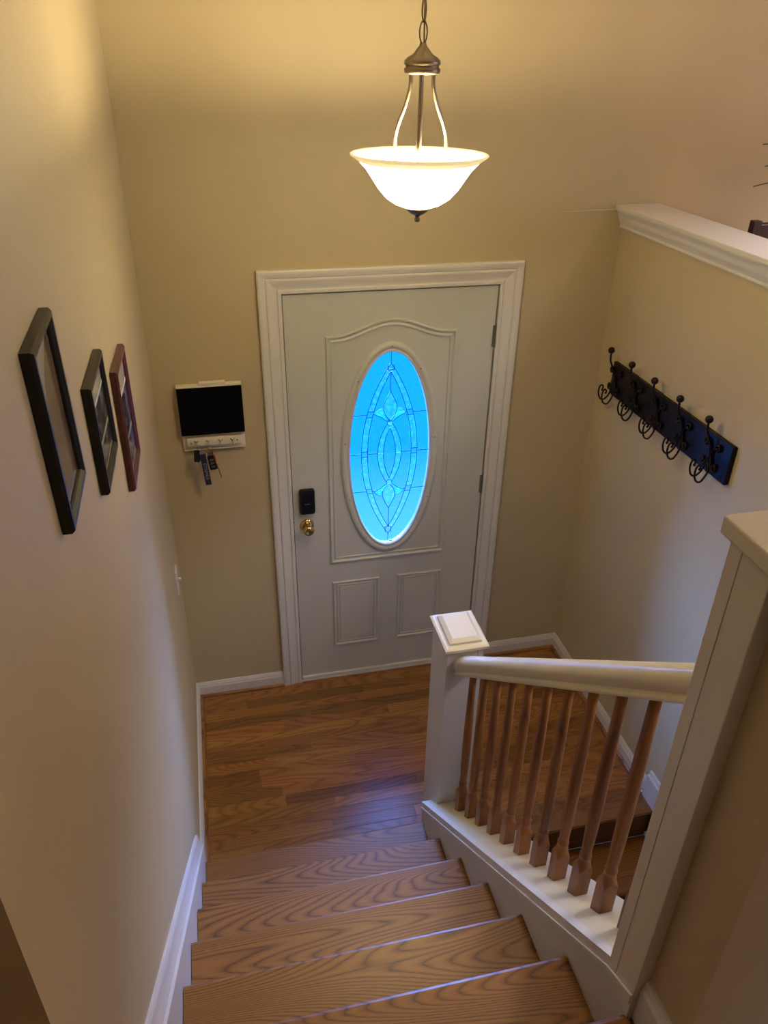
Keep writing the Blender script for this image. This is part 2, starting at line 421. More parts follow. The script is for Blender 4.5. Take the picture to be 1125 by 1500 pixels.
# left stair skirt: ogee top band then flat board, follows the flight
def skirt(bm, xw, sgn, ys, zs, slope, drop, lenz, band=0.046, t0=0.006, t1=0.020, t2=0.0275):
    """Skirt on plane xw facing sgn; ys list of two y's, top z at ys[0]; drop = bottom below the top."""
    k = math.sqrt(1+slope*slope)
    prof = [(0, 0), (t0, 0), (t0+0.004, -0.006*k), (t1*0.7, -0.022*k), (t1, -band*k*0.85), (t1, -band*k), (t2, -band*k-0.002), (t2, -drop), (0, -drop)]
    r = []
    for y in ys:
        zt = zs+slope*(ys[0]-y)
        r.append([bm.verts.new((xw+sgn*a, y, zt+b_)) for a, b_ in prof])
    n = len(prof)
    for i in range(n): bm.faces.new((r[0][i], r[0][(i+1) % n], r[1][(i+1) % n], r[1][i]))
    bm.faces.new(r[0]); bm.faces.new(r[1][::-1])
bm = bmesh.new()
skirt(bm, XL, 1, (-1.075, -2.46), 0.300, CS, 0.34, 0)
sk = struct(link('trim_1', bm, MT), 'white moulded stair skirt climbing the left wall', 'stair skirt')
# right wall lower skirt going down, starting as a raised block
bm = bmesh.new()
XS = XR
pts = [(-1.045, 0.0), (-1.045, 0.128), (-1.13, 0.128), (-2.6, 0.128-CS*1.47), (-2.6, -0.30-CS*1.47), (-1.143, -0.30), (-1.143, 0.0)]
prism(bm, pts, 'x', XS-0.020, XS)
pts2 = [(-1.045, 0.128), (-1.045, 0.150), (-1.125, 0.150), (-2.6, 0.150-CS*1.475), (-2.6, 0.128-CS*1.475), (-1.13, 0.128)]
prism(bm, pts2, 'x', XS-0.010, XS)
struct(link('trim_2', bm, MT), 'white stair skirt going down the right wall past the landing', 'stair skirt')
# skirt board + bead + curb surface along the balustrade (left face), mitred up the post
bm = bmesh.new()
ya, yb = -1.128, -2.366
def sl(z0, y): return curb(y)+z0
prism(bm, [(ya, 0.0), (ya, sl(-0.032, ya)), (yb-0.0805, sl(-0.032, yb-0.0805)), (yb-0.0805, ZU-0.03), (yb-0.0805, ZU-0.36), (ya-0.4, 0.0)], 'x', 0.351, 0.362)
prism(bm, [(ya, sl(-0.043, ya)), (ya, sl(-0.030, ya)), (yb, sl(-0.030, yb)), (yb-0.080, ZU+0.075), (yb-0.080, ZU+0.045), (yb-0.01, sl(-0.043, yb-0.01))], 'x', 0.337, 0.362)
prism(bm, [(ya, sl(-0.030, ya)), (ya, sl(0, ya)), (yb, sl(0, yb)), (yb, sl(-0.030, yb))], 'x', 0.340, 0.362)
struct(link('trim_3', bm, MT), 'white skirt board with worn bead below the balusters', 'stair skirt')

# guard post boards: face board, edge strip
bm = bmesh.new()
box(bm, 0.3405, 0.367, -2.448, -2.3907, ZU+0.0, 2.35, bev=0.0015)
box(bm, 0.340, 0.4, -2.3905, -2.365, curb(-2.365)-0.033, 2.35, bev=0.0012)
box(bm, 0.40, 0.485, -2.395, -2.3655, curb(-2.365)-0.05, 2.35)
tp = struct(link('trim_4', bm, MT), 'tall white boxed post at the top of the balustrade', 'post')
bm = bmesh.new()
box(bm, 0.333, XR+0.13, -2.60, -2.347, 2.349, 2.376, bev=0.003)
struct(link('trim_5', bm, MT), 'white cap board on the guard wall at the right edge', 'wall cap')
bm = bmesh.new()
G = [(0, 0), (0.014, 0), (0.014, 0.095), (0.010, 0.105), (0.006, 0.120), (0, 0.120)]
sweep_prof(bm, G, [(XR, -2.56, ZU), (0.366, -2.56, ZU), (0.366, -2.449, ZU)], (0, 0, 1))
bbg = struct(link('baseboard_guard', bm, MT), 'white baseboard around the foot of the guard wall', 'baseboard')
# half wall cap on the right with crown moulding
bm = bmesh.new()
CZ = 2.352
box(bm, XR-0.042, XR+0.157, -2.34, -0.0005, CZ-0.018, CZ, bev=0.003)
struct(link('trim_6', bm, MT), 'white cap board on top of the right half wall', 'wall cap')
bm = bmesh.new()
cp = [(XR, CZ-0.092), (XR-0.008, CZ-0.092), (XR-0.012, CZ-0.086), (XR-0.009, CZ-0.078), (XR-0.012, CZ-0.070), (XR-0.018, CZ-0.058), (XR-0.019, CZ-0.052),
      (XR-0.024, CZ-0.050), (XR-0.025, CZ-0.040), (XR-0.029, CZ-0.030), (XR-0.034, CZ-0.022), (XR-0.034, CZ-0.0185), (XR, CZ-0.0185)]
prism(bm, cp, 'y', -2.34, -0.0005)
struct(link('trim_7', bm, MT), 'white stepped moulding under the half wall cap', 'moulding')

# ------------------------------------------------------------------ entry door
door = struct(thing('door_1', 'grey white entry door with oval leaded glass window', 'door', (0, 0, 0)), 'grey white entry door with oval leaded glass window', 'door')
OX, OZ, OA, OB = 0.4545, 1.299, 0.186, 0.487       # oval glass
FO = 0.042                                         # oval frame width
YF = 0.004                                         # slab face
def ovalpt(a, b_, t): return (OX+a*math.cos(t), OZ+b_*math.sin(t))
# slab: grid-free face with an oval hole, built as ring strips from the oval to the rectangle
bm = bmesh.new()
SEG = 96
def rectpt(t):
    c, s = math.cos(t), math.sin(t)
    x0, x1, z0, z1 = 0.003, DW-0.003, 0.022, DH-0.003
    ks = []
    if c > 1e-9: ks.append((x1-OX)/c)
    if c < -1e-9: ks.append((x0-OX)/c)
    if s > 1e-9: ks.append((z1-OZ)/s)
    if s < -1e-9: ks.append((z0-OZ)/s)
    k = min(ks); return (OX+c*k, OZ+s*k)
x0, x1, z0, z1 = 0.003, DW-0.003, 0.022, DH-0.003
ang = sorted([2*PI*i/SEG for i in range(SEG)]+[math.atan2(z-OZ, x-OX) % (2*PI) for x in (x0, x1) for z in (z0, z1)])
inner = [ovalpt(OA+0.01, OB+0.01, t) for t in ang]
inner = []
for t in ang:
    c, s = math.cos(t), math.sin(t); k = 1/math.sqrt((c/(OA+0.015))**2+(s/(OB+0.015))**2); inner.append((OX+c*k, OZ+s*k))
outer = [rectpt(t) for t in ang]
fr = []
for y in (YF, YF+0.042):
    vi = [bm.verts.new((x, y, z)) for x, z in inner]; vo = [bm.verts.new((x, y, z)) for x, z in outer]
    fr.append((vi, vo))
n = len(ang)
for i in range(n):
    j = (i+1) % n
    for vi, vo in fr: bm.faces.new((vi[i], vi[j], vo[j], vo[i]))
    bm.faces.new((fr[0][0][i], fr[1][0][i], fr[1][0][j], fr[0][0][j]))
    bm.faces.new((fr[0][1][i], fr[1][1][i], fr[1][1][j], fr[0][1][j]))
link('slab', bm, MD, door)
def ogee_loop(pts, w_, y0, h, closed=True):
    """Raised moulding band following a closed loop in the xz plane (at y0, proud h)."""
    bm = bmesh.new()
    # profile across the band: (offset inward, proud)
    prof = [(0, 0), (w_*0.12, h), (w_*0.30, h*0.95), (w_*0.45, h*0.25), (w_*0.60, h*0.1), (w_*0.80, h*0.55), (w_*0.95, h*0.6), (w_, 0)]
    n = len(pts); P = [Vector((x, 0, z)) for x, z in pts]
    cx = sum((p for p in P), Vector())/n
    rings = []
    for i in range(n):
        d0 = (P[i]-P[i-1]).normalized(); d1 = (P[(i+1) % n]-P[i]).normalized()
        n0 = Vector((-d0.z, 0, d0.x)); n1 = Vector((-d1.z, 0, d1.x))
        m_ = (n0+n1).normalized(); c = max(0.35, m_.dot(n0))
        rings.append([bm.verts.new(P[i]+m_*(o_/c)+Vector((0, y0-pr, 0))) for o_, pr in prof])
    for i in range(n):
        a, b_ = rings[i], rings[(i+1) % n]
        for k in range(len(prof)-1): bm.faces.new((a[k], a[k+1], b_[k+1], b_[k]))
    return bm
def area(pts): return sum(pts[i][0]*pts[(i+1) % len(pts)][1]-pts[(i+1) % len(pts)][0]*pts[i][1] for i in range(len(pts)))
def ccw(pts): return pts if area(pts) > 0 else pts[::-1]
AX0, AX1, AZ0, AZ1 = 0.170, 0.740, 0.733, 1.866
arch = []
for k in range(25):                                 # ogee arch: flat shoulders, dome in the middle
    t = k/24; x = AX1+(AX0-AX1)*t
    s_ = math.sin(PI*t)
    arch.append((x, AZ1+0.062*(0.5-0.5*math.cos(2*PI*min(max((t-0.06)/0.88, 0), 1)))))
loop = [(AX0, AZ0), (AX1, AZ0)]+arch
link('arched_panel_moulding', ogee_loop(ccw(loop), 0.030, YF, 0.010), MD, door)
for (a0, a1) in ((0.178, 0.412), (0.507, 0.735)):
    pn = link('lower_panel', ogee_loop(ccw([(a0, 0.213), (a1, 0.213), (a1, 0.617), (a0, 0.617)]), 0.026, YF, 0.009), MD, door)
    bm = bmesh.new(); box(bm, a0+0.034, a1-0.034, YF-0.004, YF, 0.213+0.034, 0.617-0.034, bev=0.0018); link('panel_field', bm, MD, pn)
# oval window frame
wn = None
bm = bmesh.new()
prof = [(FO, 0), (FO-0.004, 0.010), (FO-0.014, 0.014), (0.018, 0.012), (0.013, 0.007), (0.009, 0.007), (0.004, 0.013), (0, 0.012), (-0.002, -0.01)]
rings = []
for i in range(SEG):
    t = 2*PI*i/SEG
    rings.append([bm.verts.new((OX+(OA+o_)*math.cos(t), YF-pr, OZ+(OB+o_)*math.sin(t))) for o_, pr in prof])
for i in range(SEG):
    a, b_ = rings[i], rings[(i+1) % SEG]
    for k in range(len(prof)-1): bm.faces.new((a[k], a[k+1], b_[k+1], b_[k]))
wn = link('oval_window', bm, MD, door, smooth=True)
wn['label'] = 'oval leaded glass window glowing bright blue'
bm = bmesh.new(); lathe(bm, [(0.0, 0.0022), (0.0022, 0.0018), (0.003, 0.0)], 10, (0, 0, 0), 'y'); 
scm = None
for t in (90, 52, 8, -28, -58, -90, -122, -155, 172, 135):
    tt = math.radians(t); q = (OX+(OA+0.024)*math.cos(tt), YF-0.0125, OZ+(OB+0.024)*math.sin(tt))
    if scm is None: o = link('screw', bm, MNEARBLACK, wn, loc=q); scm = o.data
    else: share('screw', scm, wn, q)
# --- leaded panes. Functions give the half width at height v (about the oval's centre)
def lens(c, s):
    Rr = (c*c+s*s)/(2*s)
    return lambda v: (math.sqrt(max(0, Rr*Rr-v*v))-(Rr-s)) if abs(v) < c else 0.0
oval = lambda v: OA*math.sqrt(max(0, 1-(v/OB)**2))
WO = lens(0.432, 0.130); WI = lens(0.393, 0.102)
SO = lens(0.165, 0.055); SI = lens(0.128, 0.028)
def tear(v0, v1, vm, wmax):
    def f(v):
        if v <= min(v0, v1) or v >= max(v0, v1): return 0.0
        t = (v-v0)/(vm-v0) if (v-v0)*(v-vm) <= 0 else (v1-v)/(v1-vm)
        return wmax*math.sin(PI/2*max(0, min(1, t)))**(1.25 if (v-v0)*(v-vm) <= 0 else 0.8)
    return f
T1 = tear(0.303, 0.163, 0.225, 0.030); T2 = tear(-0.292, -0.160, -0.212, 0.030)
LV = (0.198, 0.004, -0.190); CR = 0.0125; CC = (0.151, -0.149)
panes = []
def pane(v0, v1, fl_, fr_, kind, n=10):
    L = []; Rr = []
    for k in range(n+1):
        v = v0+(v1-v0)*k/n; L.append((fl_(v), v)); Rr.append((fr_(v), v))
    panes.append((Rr+L[::-1], kind))
neg = lambda f: (lambda v: -f(v))
zero = lambda v: 0.0
SQ = 0.0135
for sg in (1, -1):
    def mk(v0, v1, a, b_, kind, n=10):
        if sg > 0: pane(v0, v1, a, b_, kind, n)
        else: pane(v0, v1, neg(b_), neg(a), kind, n)
    lv = (0.4865,)+LV+(-0.4865,)
    for v0, v1 in zip(lv, lv[1:]): mk(v0, v1, WO, oval, 'H', 22)
    # band between the two pointed ovals, broken by small squares
    cuts = [(0.400, LV[0]+SQ), (LV[0]-SQ, LV[1]+SQ), (LV[1]-SQ, LV[2]+SQ), (LV[2]-SQ, -0.392)]
    for v0, v1 in cuts: mk(v0, v1, WI, WO, 'R', 14)
    for q in LV: mk(q+SQ, q-SQ, WI, WO, 'S', 3)
    # field inside the inner pointed oval, around the motif
    def mot(v): return max(T1(v), T2(v), SO(v) if abs(v) < 0.15 else 0.0)
    mk(0.393, LV[0], lambda v: T1(v), WI, 'S', 14)
    mk(LV[0], LV[1], lambda v: max(T1(v), SO(v)), WI, 'S', 14)
    mk(LV[1], LV[2], lambda v: max(T2(v), SO(v)), WI, 'S', 14)
    mk(LV[2], -0.393, lambda v: T2(v), WI, 'S', 14)
    mk(0.150, 0.0, SI, SO, 'R', 12); mk(0.0, -0.150, SI, SO, 'R', 12)
pane(0.128, -0.128, neg(SI), SI, 'S', 16)
pane(0.303, 0.163, neg(T1), T1, 'R', 12); pane(-0.160, -0.292, neg(T2), T2, 'R', 12)
pane(0.432, 0.402, lambda v: -min(SQ, WO(v)), lambda v: min(SQ, WO(v)), 'S', 4)
pane(-0.395, -0.430, lambda v: -min(SQ, WO(v)), lambda v: min(SQ, WO(v)), 'S', 4)
PM = {'H': MP_H, 'S': MP_S, 'R': MP_R}
for idx, (pts, kind) in enumerate(panes):
    q = []
    for x, v in pts:
        if not q or (abs(q[-1][0]-x)+abs(q[-1][1]-v)) > 1e-5: q.append((x, v))
    if abs(q[0][0]-q[-1][0])+abs(q[0][1]-q[-1][1]) < 1e-5: q.pop()
    if len(q) < 3: continue
    cxx = sum(a for a, _ in q)/len(q); czz = sum(b_ for _, b_ in q)/len(q)
    bm = bmesh.new()
    yb_ = YF+0.006+(0.0 if kind == 'H' else -0.0012 if kind == 'S' else -0.002)
    try:
        v0 = [bm.verts.new((a-cxx, 0, b_-czz)) for a, b_ in q]; v1 = [bm.verts.new((a-cxx, 0.003, b_-czz)) for a, b_ in q]
        f0 = bm.faces.new(v0); bm.faces.new(v1[::-1])
        for i in range(len(q)): bm.faces.new((v0[i], v0[(i+1) % len(q)], v1[(i+1) % len(q)], v1[i]))
        bmesh.ops.triangulate(bm, faces=bm.faces)
    except Exception as ex: pass
    link('pane', bm, PM[kind], wn, loc=(OX+cxx, yb_, OZ+czz))
# fan petals and round jewels sit proud on the leading
for cz_, dr in ((CC[0], 1), (CC[1], -1)):
    bm = bmesh.new(); lathe(bm, [(0, 0.006), (0.006, 0.0055), (0.010, 0.0035), (CR, 0.0)], 20, (0, 0, 0), 'y')
    link('jewel', bm, MP_R, wn, smooth=True, loc=(OX, YF+0.004, OZ+cz_))
    for sg in (1, -1):
        base = (sg*0.013, cz_+dr*0.010)
        P0 = [(sg*0.013, 0.008), (sg*0.030, 0.022), (sg*0.046, 0.034), (sg*0.070, 0.046), (sg*0.062, 0.058), (sg*0.048, 0.068), (sg*0.036, 0.070), (sg*0.030, 0.050)]
        bm = bmesh.new()
        v0 = [bm.verts.new((a, 0, b_*dr)) for a, b_ in P0]; v1 = [bm.verts.new((a, 0.003, b_*dr)) for a, b_ in P0]
        bm.faces.new(v0); bm.faces.new(v1[::-1])
        for i in range(len(P0)): bm.faces.new((v0[i], v0[(i+1) % len(P0)], v1[(i+1) % len(P0)], v1[i]))
        link('pane', bm, MP_R, wn, loc=(OX, YF+0.0025, OZ+cz_))
# leading (cames)
bm = bmesh.new()
YC = YF+0.0032
def came(fn, v0, v1, n=28, r=0.0016):
    tube(bm, [(OX+fn(v0+(v1-v0)*k/n), YC, OZ+v0+(v1-v0)*k/n) for k in range(n+1)], r, 5)
for f_, c in ((WO, 0.432), (WI, 0.393)):
    came(f_, c, -c); came(neg(f_), c, -c)
came(SO, 0.15, -0.15, 20); came(neg(SO), 0.15, -0.15, 20); came(SI, 0.128, -0.128, 20); came(neg(SI), 0.128, -0.128, 20)
for T_, a, b_ in ((T1, 0.303, 0.163), (T2, -0.292, -0.160)): came(T_, a, b_, 16); came(neg(T_), a, b_, 16)
came(zero, 0.486, 0.432, 2); came(zero, 0.393, 0.303, 2); came(zero, -0.292, -0.393, 2); came(zero, -0.43, -0.486, 2)
for q in LV:
    for sg in (1, -1):
        tube(bm, [(OX+sg*WO(q), YC, OZ+q), (OX+sg*oval(q), YC, OZ+q)], 0.0016, 5)
        x_in = 0.070 if q != LV[1] else SO(q)
        tube(bm, [(OX+sg*x_in, YC, OZ+q), (OX+sg*WI(q), YC, OZ+q)], 0.0016, 5)
        for e in (SQ, -SQ): tube(bm, [(OX+sg*WI(q+e), YC, OZ+q+e), (OX+sg*WO(q+e), YC, OZ+q+e)], 0.0016, 5)
for e0, e1 in ((0.400, 0.428), (-0.393, -0.426)):
    for sg in (1, -1): tube(bm, [(OX+sg*SQ, YC, OZ+e0), (OX+sg*SQ, YC, OZ+e1)], 0.0016, 5)
    tube(bm, [(OX-SQ, YC, OZ+e0), (OX+SQ, YC, OZ+e0)], 0.0016, 5)
for cz_, dr in ((CC[0], 1), (CC[1], -1)):
    tube(bm, [(OX+CR*math.cos(t*PI/8), YC-0.001, OZ+cz_+CR*math.sin(t*PI/8)) for t in range(17)], 0.0014, 5)
    for sg in (1, -1):
        tube(bm, [(OX+a, YC-0.001, OZ+cz_+b_*dr) for a, b_ in smooth_pts2] if False else
             smooth_pts([(OX+sg*0.013, YC-0.001, OZ+cz_+dr*0.008), (OX+sg*0.030, YC-0.001, OZ+cz_+dr*0.022), (OX+sg*0.046, YC-0.001, OZ+cz_+dr*0.034), (OX+sg*0.070, YC-0.001, OZ+cz_+dr*0.046),
                         (OX+sg*0.062, YC-0.001, OZ+cz_+dr*0.058), (OX+sg*0.048, YC-0.001, OZ+cz_+dr*0.068), (OX+sg*0.034, YC-0.001, OZ+cz_+dr*0.070)], 4), 0.0014, 5)
link('leading', bm, MCAME, wn)
bm = bmesh.new(); box(bm, OX+0.004, OX+0.022, YC-0.002, YC+0.001, OZ-0.478, OZ-0.470); link('pane_tag', bm, MWHITE, wn)
# door furniture
bm = bmesh.new(); box(bm, -0.0365, 0.0365, -0.030, 0.0, -0.066, 0.066, bev=0.012)
lk = link('smart_lock', bm, MBLACK, door, loc=(0.066, YF, 1.098)); lk['label'] = 'black rounded electronic deadbolt'
bm = bmesh.new(); box(bm, -0.012, 0.012, -0.0315, -0.0295, -0.008, -0.004); link('lock_logo', bm, MHINGE, lk)
bm = bmesh.new()
lathe(bm, [(0, 0.008), (0.020, 0.012), (0.029, 0.008), (0.033, 0.004), (0.034, 0.0)], 28, (0, 0, 0), 'y')
lathe(bm, [(0.012, 0.008), (0.011, 0.028), (0.016, 0.036), (0.025, 0.046), (0.0265, 0.056), (0.021, 0.064), (0.014, 0.066), (0.009, 0.063), (0, 0.063)], 28, (0, 0, 0), 'y')
kb = link('door_knob', bm, MBRASS, door, smooth=True, loc=(0.063, YF, 0.962)); kb['label'] = 'polished brass round knob'
for z in (1.825, 1.095, 0.28):
    bm = bmesh.new()
    lathe(bm, [(0, -0.053), (0.004, -0.051), (0.0055, -0.046), (0.0055, 0.046), (0.004, 0.051), (0, 0.053)], 12, (0, 0, 0))
    box(bm, -0.013, 0.006, -0.001, 0.006, -0.046, 0.046)
    for k in (-0.028, 0, 0.028): box(bm, -0.0058, 0.0058, -0.0058, 0.0058, k-0.0012, k+0.0012)
    link('hinge', bm, MHINGE, door, loc=(DW+0.001, YF-0.007, z))
link('door_sweep', B(0.004, DW-0.004, -0.010, 0.044, 0.004, 0.030, bev=0.002), MT, door)
bm = bmesh.new(); box(bm, -0.004, 0.0035, -0.002, 0.012, 0.925, 0.985); link('strike_plate', bm, MHINGE, door)
# door jamb, gasket, threshold, casing
jm = struct(link('door_jamb', (lambda bm: (box(bm, -OPX-0.012, -OPX+0.001, 0.0, 0.14, -0.02, DH+0.018), box(bm, DW+OPX-0.001, DW+OPX+0.012, 0.0, 0.14, -0.02, DH+0.018),
      box(bm, -OPX-0.012, DW+OPX+0.012, 0.0, 0.14, DH+OPX-0.001, DH+0.018), box(bm, -0.006, DW+0.006, 0.050, 0.14, -0.02, 0.01), bm)[-1])(bmesh.new()), MT), 'white jamb lining of the entry door', 'door frame')
bm = bmesh.new()
box(bm, -OPX, 0.02, 0.048, 0.056, 0, DH+OPX); box(bm, DW-0.02, DW+OPX, 0.048, 0.056, 0, DH+OPX); box(bm, 0, DW, 0.048, 0.056, DH-0.02, DH+OPX)
link('weatherstrip', bm, MNEARBLACK, jm)
CP = [(0, 0), (0, 0.010), (0.005, 0.012), (0.014, 0.012), (0.018, 0.009), (0.026, 0.010), (0.040, 0.014), (0.052, 0.018), (0.058, 0.018), (0.062, 0.014), (0.066, 0.018), (0.080, 0.021), (0.088, 0.021), (CW, 0.018), (CW, 0)]
bm = bmesh.new()
path = [(0, 0, 0.0), (0, 0, DH+0.004), (DW, 0, DH+0.004), (DW, 0, 0.0)]
rings = []
for (x, y, z), d in zip(path, ((-1, 0), (-1, 1), (1, 1), (1, 0))):
    rings.append([bm.verts.new((x+d[0]*(a+0.001), -h, z+d[1]*a)) for a, h in CP])
for a, b_ in zip(rings, rings[1:]):
    for k in range(len(CP)):
        k2 = (k+1) % len(CP); bm.faces.new((a[k], a[k2], b_[k2], b_[k]))
bm.faces.new(rings[0]); bm.faces.new(rings[-1][::-1])
struct(link('trim_8', bm, MT), 'white fluted casing around the entry door', 'door casing')
link('threshold', B(-0.006, DW+0.006, -0.012, 0.05, 0.0, 0.012, bev=0.003), MT, jm)

# ------------------------------------------------------------------ balustrade
bal = thing('balustrade', 'white railing with turned oak balusters between the two flights', 'railing', (0.43, -1.12, 0))
o0 = Vector((0.43, -1.12, 0))
def rel(v): return tuple(Vector(v)-o0)
# curb surface board (painted)
bm = bmesh.new(); prism(bm, [(-1.128, curb(-1.128)-0.028), (-1.128, curb(-1.128)-0.0005), (-2.364, curb(-2.364)-0.0005), (-2.364, curb(-2.364)-0.028)], 'x', 0.3625, 0.500)
bmesh.ops.translate(bm, vec=-o0, verts=bm.verts); link('curb_board', bm, MTW, bal)
# newel
NX0, NX1, NY0, NY1, NZ = 0.3785, 0.505, -1.192, -1.022, 1.146
bm = bmesh.new()
box(bm, NX0, NX1, NY0, NY1, 0.0, NZ, bev=0.002)
box(bm, NX0-0.0005, NX0+0.014, NY0-0.0035, NY0+0.02, 0.25, NZ-0.001, bev=0.001)
box(bm, NX1-0.016, NX1+0.0005, NY0-0.0035, NY0+0.02, 0.25, NZ-0.001, bev=0.001)
bmesh.ops.translate(bm, vec=-o0, verts=bm.verts)
nw = link('newel_post', bm, MT, bal)
bm = bmesh.new()
c = (NX0-0.010, NX1+0.018, NY0-0.014, NY1+0.014)
def frus(bm, r0, z0_, r1, z1_):
    a = [bm.verts.new((x, y, z0_)) for x, y in ((r0[0], r0[2]), (r0[1], r0[2]), (r0[1], r0[3]), (r0[0], r0[3]))]
    b_ = [bm.verts.new((x, y, z1_)) for x, y in ((r1[0], r1[2]), (r1[1], r1[2]), (r1[1], r1[3]), (r1[0], r1[3]))]
    bm.faces.new(a[::-1]); bm.faces.new(b_)
    for i in range(4): bm.faces.new((a[i], a[(i+1) % 4], b_[(i+1) % 4], b_[i]))
def sh(r, d): return (r[0]+d, r[1]-d, r[2]+d, r[3]-d)
frus(bm, sh(c, 0.006), NZ, c, NZ+0.006); frus(bm, c, NZ+0.006, c, NZ+0.016); frus(bm, c, NZ+0.016, sh(c, 0.006), NZ+0.020); frus(bm, sh(c, 0.006), NZ+0.020, sh(c, 0.012), NZ+0.0205)
bmesh.ops.translate(bm, vec=-o0, verts=bm.verts); link('newel_cap', bm, MTW, nw)
bm = bmesh.new(); d_ = sh(c, 0.021)
frus(bm, d_, NZ+0.020, d_, NZ+0.030); frus(bm, d_, NZ+0.030, sh(d_, 0.013), NZ+0.040)
bmesh.ops.translate(bm, vec=-o0, verts=bm.verts); link('newel_cap_block', bm, MTW, nw)
# handrail
RXc = 0.4385
def zr(y): return 1.113+0.847*(-1.2-y)
rp = [(-0.030, -0.052), (-0.032, -0.046), (-0.030, -0.040), (-0.027, -0.036), (-0.030, -0.030), (-0.034, -0.018), (-0.033, -0.006), (-0.028, 0.003), (-0.018, 0.009), (0, 0.011),
      (0.018, 0.009), (0.028, 0.003), (0.033, -0.006), (0.034, -0.018), (0.030, -0.030), (0.027, -0.036), (0.030, -0.040), (0.032, -0.046), (0.030, -0.052)]
bm = bmesh.new()
k_ = 1.3
yr0, yr1 = NY0-0.0005, -2.3652
r0 = [bm.verts.new(Vector((RXc+a, yr0, zr(yr0)+b_*k_))-o0) for a, b_ in rp]; r1 = [bm.verts.new(Vector((RXc+a, yr1, zr(yr1)+b_*k_))-o0) for a, b_ in rp]
for i in range(len(rp)): bm.faces.new((r0[i], r0[(i+1) % len(rp)], r1[(i+1) % len(rp)], r1[i]))
bm.faces.new(r0); bm.faces.new(r1[::-1])
hr = link('handrail', bm, MTW, bal, smooth=True); hr.data.set_sharp_from_angle(angle=math.radians(50))
# balusters
def baluster():
    bm = bmesh.new(); h = 0.0163
    H = zr(0)-curb(0)-0.052*k_          # vertical length at centre line
    sl_ = CS
    lo = [bm.verts.new((x, y, -sl_*y)) for x, y in ((-h, -h), (h, -h), (h, h), (-h, h))]
    # square block up to 0.10, then chamfered shoulders into a round shaft
    mid = [bm.verts.new((x, y, 0.098)) for x, y in ((-h, -h), (h, -h), (h, h), (-h, h))]
    for i in range(4): bm.faces.new((lo[i], lo[(i+1) % 4], mid[(i+1) % 4], mid[i]))
    bm.faces.new(lo[::-1])
    prof = [(0.0160, 0.112), (0.0150, 0.122), (0.0118, 0.128), (0.0125, 0.136), (0.0142, 0.140), (0.0142, 0.145), (0.0118, 0.150), (0.0122, 0.165), (0.0140, 0.24), (0.0146, 0.33), (0.0138, 0.45), (0.0120, 0.56), (0.0110, H+0.006)]
    seg = 16
    rings = []
    for r, z in prof:
        rings.append([bm.verts.new((r*math.cos(2*PI*(k+0.5)/seg-3*PI/4-PI/16), r*math.sin(2*PI*(k+0.5)/seg-3*PI/4-PI/16), z)) for k in range(seg)])
    for a, b_ in zip(rings, rings[1:]):
        for k in range(seg): bm.faces.new((a[k], a[(k+1) % seg], b_[(k+1) % seg], b_[k]))
    # shoulders: each square corner fans to a quarter of the first ring
    f = rings[0]
    for i in range(4):
        s0 = i*4
        for k in range(2): bm.faces.new((mid[i], f[(s0+k) % seg], f[(s0+k-1) % seg])) if False else None
    for i in range(4):
        for k in range(4):
            a = f[(i*4+k) % seg]; b_ = f[(i*4+k+1) % seg]
            bm.faces.new((mid[i] if k < 2 else mid[(i+1) % 4], b_, a))
        bm.faces.new((mid[i], mid[(i+1) % 4], f[(i*4+2) % seg]))
    bm.faces.new(rings[-1])
    return bm
bmat = None
for i in range(11):
    y = -1.315-0.0975*i; loc = rel((0.4305, y, curb(y)))
    if bmat is None:
        o = link('baluster', baluster(), MBAL, bal, loc=loc); bmat = o.data
        for p_ in bmat.polygons: p_.use_smooth = len(p_.vertices) == 4 and p_.center.z > 0.115
    else: share('baluster', bmat, bal, loc)

# ------------------------------------------------------------------ pendant lamp
lp = thing('pendant_lamp', 'lit pendant lamp with glowing glass bowl on a chain', 'lamp', tuple(LAMP))
RB = 0.178
lp.location = (LAMP.x, LAMP.y, 0); Z0 = 2.515
bm = bmesh.new()
outp = [(0.030, 0.010), (0.060, 0.020), (0.085, 0.036), (0.105, 0.058), (0.122, 0.083), (0.138, 0.106), (0.155, 0.123), (0.170, 0.133), (RB, 0.138)]
prof = outp+[(RB+0.001, 0.141), (RB-0.002, 0.143)]+[(r-0.004, h+0.004) for r, h in outp[::-1][1:]]
lathe(bm, outp[:7]+[(r-0.004, h+0.004) for r, h in outp[:7][::-1]], 56, (0, 0, Z0))
bw = link('glass_bowl', bm, MBOWL, lp, smooth=True)
bm = bmesh.new(); q6 = outp[6:]
lathe(bm, q6+[(RB+0.001, 0.141), (RB-0.002, 0.143)]+[(r-0.004, h+0.004) for r, h in q6[::-1][1:]], 56, (0, 0, Z0))
link('glass_rim', bm, MBOWLRIM, bw, smooth=True)
bm = bmesh.new()
lathe(bm, [(0, -0.026), (0.006, -0.024), (0.008, -0.018), (0.005, -0.012), (0.009, -0.008), (0.018, -0.004), (0.032, 0.008), (0.033, 0.011), (0, 0.012)], 24, (0, 0, Z0))
link('finial', bm, MPEWTER, lp, smooth=True)
bm = bmesh.new()
ZC = 2.834
lathe(bm, [(0, 0.0), (0.040, 0.0), (0.044, 0.004), (0.045, 0.012), (0.041, 0.015), (0.041, 0.019), (0.045, 0.022), (0.044, 0.030), (0.036, 0.037), (0.024, 0.043), (0.015, 0.054), (0.009, 0.060), (0.008, 0.066), (0, 0.067)], 32, (0, 0, ZC))
link('cap', bm, MPEWTER, lp, smooth=True)
